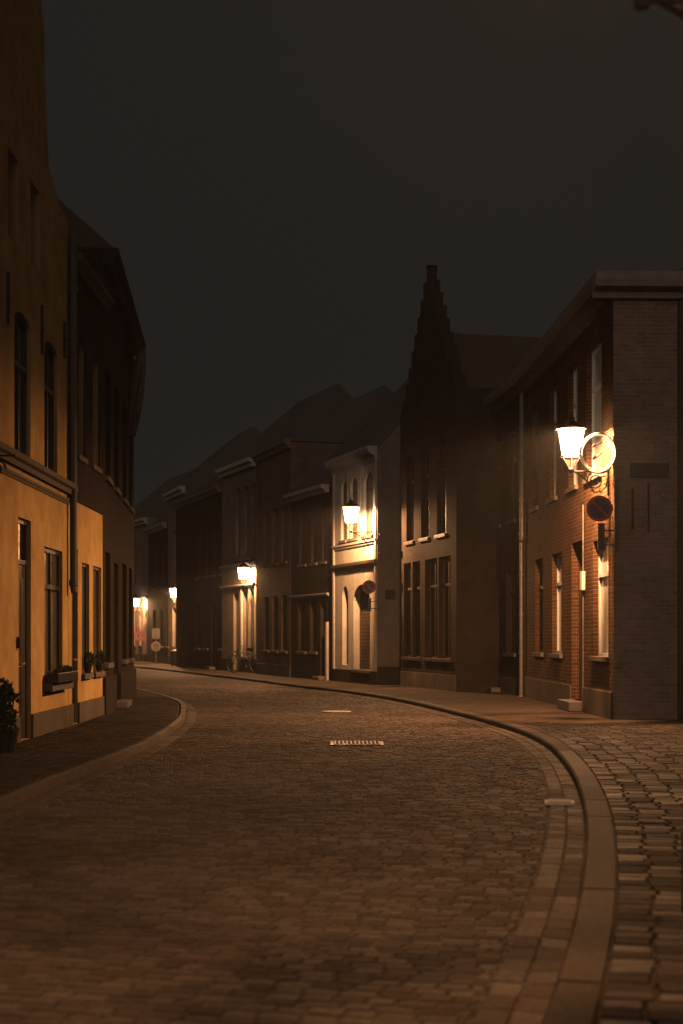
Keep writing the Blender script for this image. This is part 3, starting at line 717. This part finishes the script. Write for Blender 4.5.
# dark brick-patterned facing over the upper storey, openings left free
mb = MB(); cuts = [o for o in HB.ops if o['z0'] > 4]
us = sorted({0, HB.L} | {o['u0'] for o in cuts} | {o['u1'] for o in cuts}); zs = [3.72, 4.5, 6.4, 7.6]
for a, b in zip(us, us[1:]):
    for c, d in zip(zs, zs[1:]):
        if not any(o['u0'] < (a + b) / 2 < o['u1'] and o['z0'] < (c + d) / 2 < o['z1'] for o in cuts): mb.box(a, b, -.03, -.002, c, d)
mb.build('upper_facing', dark_brick, HB.root)
HB.cornice(7.62, .22, .22, plinthm); HB.h = 7.62; HB.roof('ridge', .9, .2, tile)
for i, (pa, pb) in enumerate(((82, 89.3), (93, 101.3))):
    u0, u1 = HB.uu(pa, pb); yc = (HB.y_at(u0) + HB.y_at(u1)) / 2
    t = thing('flower_pot', ('small planted pot on the nearer sill of the low ochre house', 'spilling planted pot on the farther sill of the low ochre house')[i], 'plant pot', (-4.31, yc, .885), group='plant pots on the sills')
    mb = MB(); mb.lathe([(.05, 0), (.07, .12), (.076, .12), (.076, .14)], 12); mb.build('pot', dark_paint, t)
    mb = MB(); leaves(mb, (.02, 0, .24), (.08, .3 if i else .22, .13), 240, .035); mb.build('foliage', leaf, t)
# --- house C: dark
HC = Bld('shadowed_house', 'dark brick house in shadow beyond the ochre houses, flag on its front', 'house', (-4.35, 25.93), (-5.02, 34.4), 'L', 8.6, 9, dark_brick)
for a, b in ((105.5, 110.5), (114, 118.5), (122.5, 126.5), (129, 132)):
    wp(HC, a, b, 4.5, 6.6, frame=brown_paint, mull=0, pane=dim_curtain)
    if a != 114: wp(HC, a, b, 1.0, 3.1, frame=brown_paint, mull=0)
wp(HC, 114, 118.5, .2, 3.0, kind='door')
HC.wall(); HC.plinth(.75, darkp, .06); HC.cornice(8.6, .3, .28, darkp); HC.roof('ridge', .9, .2, tile)
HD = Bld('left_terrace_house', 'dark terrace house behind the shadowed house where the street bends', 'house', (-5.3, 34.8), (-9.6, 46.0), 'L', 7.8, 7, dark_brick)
for k in range(4): HD.op(1 + 2.8 * k, 2 + 2.8 * k, 4.2, 6.2, frame=brown_paint); HD.op(1 + 2.8 * k, 2 + 2.8 * k, 1, 3, frame=brown_paint)
HD.wall(); HD.cornice(7.8, .3, .25, stone); HD.roof('ridge', .9, .2)
# --- right foreground building
HN = Bld('near_building', 'dark brick building at the right picture edge carrying the near lamp', 'building', (1.79, -6), (1.79, 7.35), 'R', 7.8, 7, dark_brick)
HN.op(2.2, 3.3, 1.1, 3.1); HN.op(6, 7.1, 1.1, 3.1); HN.op(4.4, 5.4, 4.6, 6.6); HN.op(8.2, 9.3, 4.6, 6.6)
HN.wall(); HN.plinth(.5, plinthm); HN.cornice(7.8, .3, .3, stone); HN.roof('ridge', .7, .25)

# ------------------------------------------------------------------ wall lamps
def spiral(cx, cz, r0, r1, turns, n=40, a0=0):
    return [(cx + (r0 + (r1 - r0) * k / n) * math.cos(a0 + turns * 2 * math.pi * k / n), 0, cz + (r0 + (r1 - r0) * k / n) * math.sin(a0 + turns * 2 * math.pi * k / n)) for k in range(n + 1)]
def lamp(label, mount, rz, arm, watt):
    t = thing('wall_lamp', label, 'lamp', mount, rz, 'wall lamps along the street')
    mb = MB(); mb.box(0, .03, -.05, .05, -.42, .10); mb.tube([(.02, 0, 0), (arm + .02, 0, 0)], .016, 8); mb.tube([(arm, 0, -.03), (arm, 0, .06)], .03, 10)
    mb.build('arm', iron, t)
    mb = MB(); c = .24; k = .86
    mb.tube(spiral(c, -.19 * k, .17 * k, .02, -2.3, 60, math.pi * .35), .012, 6)
    mb.tube([(arm * .9, 0, -.01), (arm * .72, 0, -.08), (arm * .55, 0, -.20), (c + .02, 0, -.36), (c - .1, 0, -.36), (.05, 0, -.26), (.03, 0, -.12)], .013, 6)
    mb.tube(spiral(arm * .66, -.075, .055, .012, 1.6, 24, math.pi * .5), .009, 6)
    for a in range(8):
        an = a * math.pi / 4 + .2; mb.tube([(c + .15 * math.cos(an), 0, -.165 + .15 * math.sin(an)), (c + .205 * math.cos(an + .2), 0, -.165 + .2 * math.sin(an + .2))], .009, 5)
    mb.build('scroll', iron, t)
    # lantern, axis at x = arm
    zb, zt = .26, .72; rb, rt = .175, .245
    mb = MB(); mb.lathe([(.02, .04), (.05, .07), (.075, .12), (.10, .20), (.115, .245)], 16, (arm, 0, 0)); mb.build('cup', clearg, t, smooth=True)
    mb = MB(); mb.lathe([(.03, .02), (.055, .04), (.03, .06)], 12, (arm, 0, 0))
    n = 6
    for j in range(n):
        an = 2 * math.pi * j / n + .26
        mb.tube([(arm + rb * math.cos(an), rb * math.sin(an), zb), (arm + rt * math.cos(an), rt * math.sin(an), zt)], .009, 6)
        mb.tube([(arm + .05 * math.cos(an), .05 * math.sin(an), .07), (arm + rb * .98 * math.cos(an), rb * .98 * math.sin(an), zb)], .006, 5)
        mb.tube([(arm + rt * math.cos(an), rt * math.sin(an), zt), (arm + rt * 1.12 * math.cos(an), rt * 1.12 * math.sin(an), zt + .06)], .009, 6)
    for r, z in ((rb, zb), (rt, zt)):
        mb.tube([(arm + r * math.cos(2 * math.pi * j / n + .26), r * math.sin(2 * math.pi * j / n + .26), z) for j in range(n)], .010, 6, closed=True)
    mb.tube([(arm + rb * 1.08 * math.cos(q * math.pi / 12), rb * 1.08 * math.sin(q * math.pi / 12), zb - .005) for q in range(24)], .013, 6, closed=True)
    mb.build('frame', iron, t)
    mb = MB()
    for j in range(n):
        a0 = 2 * math.pi * j / n + .26; a1 = 2 * math.pi * (j + 1) / n + .26
        mb.quad(*[(arm + r * math.cos(a), r * math.sin(a), z) for r, a, z in ((rb * .985, a0, zb), (rb * .985, a1, zb), (rt * .985, a1, zt), (rt * .985, a0, zt))])
    mb.build('glass', litglass, t)
    mb = MB(); mb.lathe([(rt * 1.08, zt + .012), (rt * 1.0, zt + .05), (.17, zt + .10), (.10, zt + .15), (.07, zt + .155), (.07, zt + .19), (.08, zt + .20), (.04, zt + .23), (.012, zt + .24), (.02, zt + .27), (.006, zt + .30)], 12, (arm, 0, 0), off=.5, bottom=False)
    mb.build('cap', iron, t)
    mb = MB(); mb.lathe([(.02, zb + .05), (.05, zb + .12), (.05, zb + .2), (.02, zb + .28)], 10, (arm, 0, 0)); mb.build('bulb', litglass, t, smooth=True)
    li = bpy.data.lights.new('bulb_light', 'POINT'); li.energy = watt; li.color = LAMP_COL; li.shadow_soft_size = .05
    lo = bpy.data.objects.new('bulb_light', li); COL.objects.link(lo); lo.parent = t; lo.location = (arm, 0, zt + .035)
    return t
def lamp_at(label, px, py_arm, Y, wallx, rz_extra=0, watt=LAMP_W):
    x = at(px, Y); arm = math.hypot(wallx - x, 0); return lamp(label, (wallx, Y, zz(py_arm, Y)), math.pi + rz_extra, arm, watt)
lamp_at('large glowing lantern on a scroll bracket at the corner of the red brick house', 571, 471.5, 24.78, 4.66)
lamp_at('glowing lantern on the pale house with arched openings in mid street', 351, 532, 42.1, 1.03, watt=2100)
lamp_at('third glowing lantern, above the bicycle on the shop house with pale pilasters', 243.5, 586, 56.35, -3.45, watt=1400)
lamp_at('second farthest glowing lantern, on the tall pale house beside a red disc', 174.5, 603, 70.8, -7.80, watt=LAMP_W)
lamp_at('farthest glowing lantern, small at the bend beside the shadowed house', 135.5, 611, 82.3, -11.3, watt=1300)
lamp('lantern whose bracket shows at the top right corner of the picture', (1.78, 5.2, 3.83), math.pi, .68, 560)

# ------------------------------------------------------------------ signs at the corner house
# round glass sign in a hoop
Yh = 24.62; xc, zc = at(598.5, Yh), zz(453.5, Yh)
t = thing('hoop_sign', 'round clear sign in a double pale hoop, hung beside the nearest lantern', 'sign', (xc, Yh, zc), math.radians(-18))
def ring(mb, r, y, tr, n=36): mb.tube([(r * math.cos(2 * math.pi * k / n), y, r * 1.12 * math.sin(2 * math.pi * k / n)) for k in range(n)], tr, 8, closed=True)
mb = MB(); ring(mb, .30, -.06, .016); ring(mb, .30, .06, .016); ring(mb, .265, -.06, .006)
for k in range(8):
    a = k * math.pi / 4 + .3; mb.tube([(.30 * math.cos(a), -.06, .336 * math.sin(a)), (.30 * math.cos(a), .06, .336 * math.sin(a))], .008, 6)
mb.build('hoop', white_paint, t, smooth=True)
mb = MB(); mb.quad(*[(.26 * math.cos(2 * math.pi * k / 32), -.045, .29 * math.sin(2 * math.pi * k / 32)) for k in range(32)]); mb.build('disc', clearg, t)
mb = MB()
for (a, b, c, d) in ((-.10, .11, .08, .19), (-.10, .11, -.05, .16), (-.09, -.11, .07, .0), (-.09, -.11, -.05, -.03)):
    mb.tube([(a, -.07, b), (c, -.07, d)], .017, 6)
mb.build('emblem', iron, t)
mb = MB(); mb.tube([(.26, .02, .16), (.33, .1, .16)], .012, 6); mb.tube([(.26, .02, -.16), (.33, .1, -.16)], .012, 6); mb.build('bracket', iron, t)
# no parking sign
def round_sign(label, X, Y, Z, r, arms, rz=0, group=None, blue=True):
    t = thing('no_parking_sign', label, 'road sign', (X, Y, Z), rz, group)
    R90 = Matrix.Rotation(math.radians(90), 4, 'X')
    mb = MB(); mb.lathe([(r, -.008), (r, .008)], 40, (0, 0, 0), R90); mb.build('backplate', sign_back, t)
    mb = MB(); n = 40
    for k in range(n):
        a, b = 2 * math.pi * k / n, 2 * math.pi * (k + 1) / n
        mb.quad(*[(q * math.cos(s_), -.011, q * math.sin(s_)) for q, s_ in ((r * .78, a), (r * .985, a), (r * .985, b), (r * .78, b))])
    M = Matrix.Rotation(math.radians(45), 4, 'Y'); mb.box(-r * .79, r * .79, -.0135, -.0115, -r * .085, r * .085, M)
    mb.build('red_band', sign_red, t)
    mb = MB(); mb.quad(*[(r * .78 * math.cos(2 * math.pi * k / n), -.010, r * .78 * math.sin(2 * math.pi * k / n)) for k in range(n)]); mb.build('blue_face', sign_blue, t)
    mb = MB()
    for z_ in (-.08, .08): mb.tube([(0, .012, z_), (arms, .02, z_)], .012, 6)
    mb.build('bracket', iron, t)
    return t
Yn = 24.42
round_sign('no-parking sign facing the street under the nearest lantern on the brick corner', at(599.5, Yn), Yn, zz(508.5, Yn), .225, 4.63 - at(599.5, Yn), group='no-parking signs')
t = thing('sign_rail', 'brown upright rail on the brick corner holding the road sign arms', 'rail', (4.72, 24.44, zz(550, 24.44)))
mb = MB(); mb.box(-.035, .035, -.02, .02, 0, 1.2); mb.box(-.02, .02, .02, .058, .2, .26); mb.box(-.02, .02, .02, .058, .9, .96); mb.build('rail', brown_paint, t)
round_sign('small no-parking sign under the lantern of the pale house', at(369, 41.6), 41.6, zz(587, 41.6), .20, 1.0 - at(369, 41.6), group='no-parking signs')
round_sign('tiny distant red sign below the second farthest lantern', at(181, 70.2), 70.2, zz(617, 70.2), .2, .25, group='no-parking signs')
def side_sign(label, px, Y, y0, y1, wallx, wd=.12):
    x = at(px, Y); z0, z1 = zz(y1, Y), zz(y0, Y)
    t = thing('plate_sign', label, 'sign', (x, Y, z0), 0, 'narrow plates held off the wall')
    mb = MB(); mb.box(-wd / 2, wd / 2, -.015, .015, 0, z1 - z0); mb.build('plate', brown_paint, t, bevel=.005)
    mb = MB(); mb.box(-.01, .01, -.024, -.0155, .02, z1 - z0 - .02); mb.build('rib', dark_paint, t)
    mb = MB()
    for f in (.2, .72): mb.box(wd / 2, wallx - x, -.012, .012, (z1 - z0) * f - .012, (z1 - z0) * f + .012)
    mb.build('bracket', iron, t)
side_sign('narrow upright plate on two arms below the corner no-parking sign', 601.3, 24.46, 523, 550.5, 4.69)
side_sign('small upright plate on two arms on the pale lamp house', 369.6, 41.8, 598, 611, 1.05, .09)

# ------------------------------------------------------------------ road furniture
# drain grating
Yg = 2133 / 107.; t = thing('drain_grate', 'wide iron drain grating with bars in the middle of the road', 'drain', (at(357, Yg), Yg, .0))
mb = MB(); wg, hg = .37, .34
mb.box(-wg, wg, -hg, -hg + .04, -.01, .014); mb.box(-wg, wg, hg - .04, hg, -.01, .014); mb.box(-wg, -wg + .04, -hg + .04, hg - .04, -.01, .014); mb.box(wg - .04, wg, -hg + .04, hg - .04, -.01, .014); mb.build('rim', iron, t)
mb = MB()
for k in range(12): x = -.31 + .62 * k / 11; mb.tube([(x, -hg + .04, .008), (x, hg - .04, .010)], .017, 8)
mb.build('bars', pale_metal, t)
mb = MB(); mb.box(-wg + .04, wg - .04, -hg + .04, hg - .04, -.02, -.004); mb.build('pit', dark_paint, t)
Ym = 2133 / 75.; t = thing('manhole_cover', 'round iron manhole cover farther up the road beyond the grating', 'manhole cover', (at(336, Ym), Ym, .006))
mb = MB(); mb.lathe([(.30, -.01), (.30, .006), (.27, .008)], 28); mb.build('ring', iron, t)
mb = MB(); mb.lathe([(.265, .004), (.265, .012)], 28)
for k in range(5): mb.box(-.2 + .1 * k - .015, -.2 + .1 * k + .015, -.15, .15, .012, .016)
mb.build('lid', pale_metal, t)
# gully cover in gutter
Yd = 2133 / 167.; t = thing('gully_cover', 'pale metal gully cover in the gutter by the right kerb', 'drain', (at(560.5, Yd) - .01, Yd, .012), math.radians(-8))
mb = MB(); mb.box(-.135, .135, -.13, .13, -.01, .012); mb.build('frame', pale_metal, t, bevel=.004)
mb = MB()
for k in range(5): mb.box(-.10, .10, -.1 + .045 * k, -.075 + .045 * k, .013, .02)
mb.build('slats', pale_metal, t)

# bicycle
def bicycle(X, Y, rz):
    t = thing('bicycle', 'bicycle parked against the front of the shop house under the third lantern', 'bicycle', (X, Y, .11), rz)
    for x0 in (-.52, .52):
        mb = MB(); n = 28; mb.tube([(x0 + .33 * math.cos(2 * math.pi * k / n), 0, .34 + .33 * math.sin(2 * math.pi * k / n)) for k in range(n)], .018, 6, closed=True)
        wh = mb.build('wheel', rubber, t)
        mb = MB(); mb.tube([(x0 + .31 * math.cos(2 * math.pi * k / n), 0, .34 + .31 * math.sin(2 * math.pi * k / n)) for k in range(n)], .01, 6, closed=True)
        for k in range(10): a = math.pi * k / 10; mb.tube([(x0 - .3 * math.cos(a), 0, .34 - .3 * math.sin(a)), (x0 + .3 * math.cos(a), 0, .34 + .3 * math.sin(a))], .003, 4)
        mb.build('rim', chrome, wh)
    mb = MB(); r = .016
    for p, q in (((-.52, 0, .34), (-.1, 0, .30)), ((-.1, 0, .30), (-.2, 0, .85)), ((-.1, 0, .30), (.36, 0, .78)), ((-.18, 0, .72), (.34, 0, .84)), ((-.52, 0, .34), (-.19, 0, .76)), ((.52, 0, .34), (.33, 0, .95))): mb.tube([p, q], r, 8)
    mb.build('frame', iron, t)
    mb = MB(); mb.tube([(.2, -.28, 1.02), (.3, -.24, 1.05), (.34, 0, 1.02), (.3, .24, 1.05), (.2, .28, 1.02)], .013, 8); mb.tube([(.33, 0, .93), (.34, 0, 1.02)], .013, 8); mb.build('handlebar', chrome, t)
    mb = MB(); mb.tube([(-.32, 0, .90), (-.22, 0, .92), (-.06, 0, .91)], [.09, .07, .025], 10); mb.build('saddle', rubber, t)
    for s_ in (-.03, .03):
        mb = MB(); n = 14; mb.tube([(-.52 + .37 * math.cos(math.pi * (.1 + .8 * k / n)), s_, .34 + .37 * math.sin(math.pi * (.1 + .8 * k / n))) for k in range(n + 1)], .012, 5)
    mb.build('mudguard', chrome, t)
    mb = MB(); mb.tube([(.42, 0, .82), (.48, 0, .82)], [.03, .045], 10); mb.build('headlamp', chrome, t)
    mb = MB(); n = 18; mb.tube([(-.1 + .09 * math.cos(2 * math.pi * k / n), -.03, .30 + .09 * math.sin(2 * math.pi * k / n)) for k in range(n)], .008, 5, closed=True); mb.tube([(-.1, -.03, .3), (.02, -.1, .22)], .009, 5); mb.tube([(-.1, .03, .3), (-.22, .1, .38)], .009, 5); mb.build('crank', chrome, t)
bicycle(at(245, 55.2), 55.2, math.radians(152))

# far signs on poles
def pole_sign(name, label, X, Y, top, kind):
    t = thing(name, label, 'road sign', (X, Y, .1))
    mb = MB(); mb.tube([(0, 0, 0), (0, 0, top)], .03, 8); mb.build('post', sign_back, t)
    if kind == 'tri':
        def tri(r, z): return [(-r, z - r * .577), (r, z - r * .577), (0, z + r * 1.155)]
        mb = MB(); o, i = tri(.42, top - .3), tri(.27, top - .3)
        for k in range(3): k2 = (k + 1) % 3; mb.quad(*[(p[0], -.05, p[1]) for p in (o[k], o[k2], i[k2], i[k])])
        mb.quad(*[(p[0], -.035, p[1]) for p in o[::-1]])
        mb.build('red_border', sign_red, t)
        mb = MB(); mb.quad(*[(p[0], -.045, p[1]) for p in tri(.29, top - .3)]); mb.build('face', sign_white, t)
        mb = MB(); mb.box(-.025, .025, -.056, -.051, top - .38, top - .18); mb.build('symbol', iron, t)
    else:
        R90 = Matrix.Rotation(math.radians(90), 4, 'X')
        mb = MB(); mb.lathe([(.27, -.01), (.27, .01)], 28, (0, -.05, top - .85), R90); mb.build('disc', sign_back, t)
        mb = MB(); mb.tube([(.21 * math.cos(2 * math.pi * k / 24), -.065, top - .85 + .21 * math.sin(2 * math.pi * k / 24)) for k in range(24)], .03, 6, closed=True); mb.build('ring', plinthm, t)
        mb = MB(); mb.box(-.2, .2, -.06, -.04, top - .45, top + .1); mb.build('upper_plate', sign_back, t)
        mb = MB(); mb.tube([(-.16, -.066, top - .4), (.16, -.066, top - .4), (.16, -.066, top + .05), (-.16, -.066, top + .05)], .015, 5, closed=True); mb.build('border', stone, t)
pole_sign('warning_sign', 'triangular red-bordered warning sign on a post below the farthest lantern', at(138.5, 78), 78, 1.75, 'tri')
pole_sign('round_road_sign', 'round and square road signs on one post, left of the tall pale house', at(156, 74), 74, 1.75, 'round')
# small bin
t = thing('waste_bin', 'squat dark bin on the pavement in front of the tall pale house', 'bin', (at(176, 69.5), 69.5, .1))
mb = MB(); mb.lathe([(.22, 0), (.26, .05), (.29, .65), (.31, .70), (.27, .74), (.1, .80)], 16); mb.build('body', dark_paint, t, smooth=False)
mb = MB(); mb.lathe([(.315, .60), (.315, .64)], 16); mb.build('rim', iron, t)

# flag
t = thing('flag', 'limp faded flag hanging from a slanting pole high on the shadowed house', 'flag', (-4.96, 33.2, zz(440, 33.2)))
mb = MB(); mb.tube([(-.02, 0, -.5 + .6), (.32, -.1, 2.05)], .022, 8); mb.build('pole', zinc, t)
mb = MB(); nu, nv = 14, 20; i0 = 0
for v in range(nv + 1):
    for u_ in range(nu + 1):
        a = u_ / nu; b = v / nv; x = .29 - .22 * b + (a - .5) * (.16 + .30 * (1 - b) * b * 2 + .05); z_ = 1.98 - b * 1.9 + .15 * a * (1 - b)
        mb.v.append((x, -.1 + .07 * math.sin(a * 14 + b * 2.2) * (.4 + b), z_))
for v in range(nv):
    for u_ in range(nu): k = v * (nu + 1) + u_; mb.f.append((k, k + 1, k + nu + 2, k + nu + 1))
fo = mb.build('cloth', cloth, t, smooth=True); so_ = fo.modifiers.new('thick', 'SOLIDIFY'); so_.thickness = .004

# shrub against the ochre house
Ys = 17.45; t = thing('potted_shrub', 'dark climbing shrub in a pot at the left edge against the ochre wall', 'shrub', (-4.13, Ys, .08))
mb = MB(); mb.lathe([(.13, 0), (.17, .26), (.19, .26), (.19, .31)], 16); mb.build('pot', dark_paint, t)
mb = MB()
for k in range(7): a = k * .9; mb.tube([(0, 0, .25), (.08 * math.cos(a), .1 * math.sin(a), .5), (.12 * math.cos(a + .4), .16 * math.sin(a + .4), .7 + .03 * k)], [.014, .01, .005], 6)
mb.build('stems', bark, t)
mb = MB()
for k in range(9): leaves(mb, (random.uniform(-.06, .08), random.uniform(-.2, .2), .32 + .06 * k), (.13, .15, .12), 75, .045)
mb.build('foliage', leaf, t)
# left wall bracket (scroll visible at the left edge)
t = thing('wall_bracket', 'black curled iron bracket under the ledge at the left edge', 'bracket', (-4.35, 17.25, 3.42), 0)
mb = MB(); mb.tube([(p[0] + .16, 0, p[2]) for p in spiral(0, .12, .12, .02, 1.7, 30)], .014, 6); mb.box(0, .03, -.03, .03, -.12, .3); mb.tube([(.02, 0, .28), (.4, 0, .28)], .014, 6); mb.build('scroll', iron, t)
mb = MB(); mb.tube([(.02, 0, -.1), (.03, .02, -.5), (.06, .05, -.72), (.03, .07, -.8)], .008, 5); mb.build('cable', iron, t)

# ------------------------------------------------------------------ thin haze added to lift the blacks and halo the lamps
if LITE:
    mb = MB(); mb.box(-60, 60, -14, 112, -1.2, 16)
    hz = mb.build('haze', earth); tag(hz, kind='stuff')
    hm = bpy.data.materials.new('haze'); hm.use_nodes = True; t = hm.node_tree; t.nodes.clear()
    o = N(t, 'ShaderNodeOutputMaterial'); v = N(t, 'ShaderNodeVolumePrincipled'); v.inputs['Color'].default_value = (.9, .88, .86, 1); v.inputs['Density'].default_value = LITE; v.inputs['Anisotropy'].default_value = .3
    t.links.new(v.outputs[0], o.inputs['Volume']); hz.data.materials.clear(); hz.data.materials.append(hm)
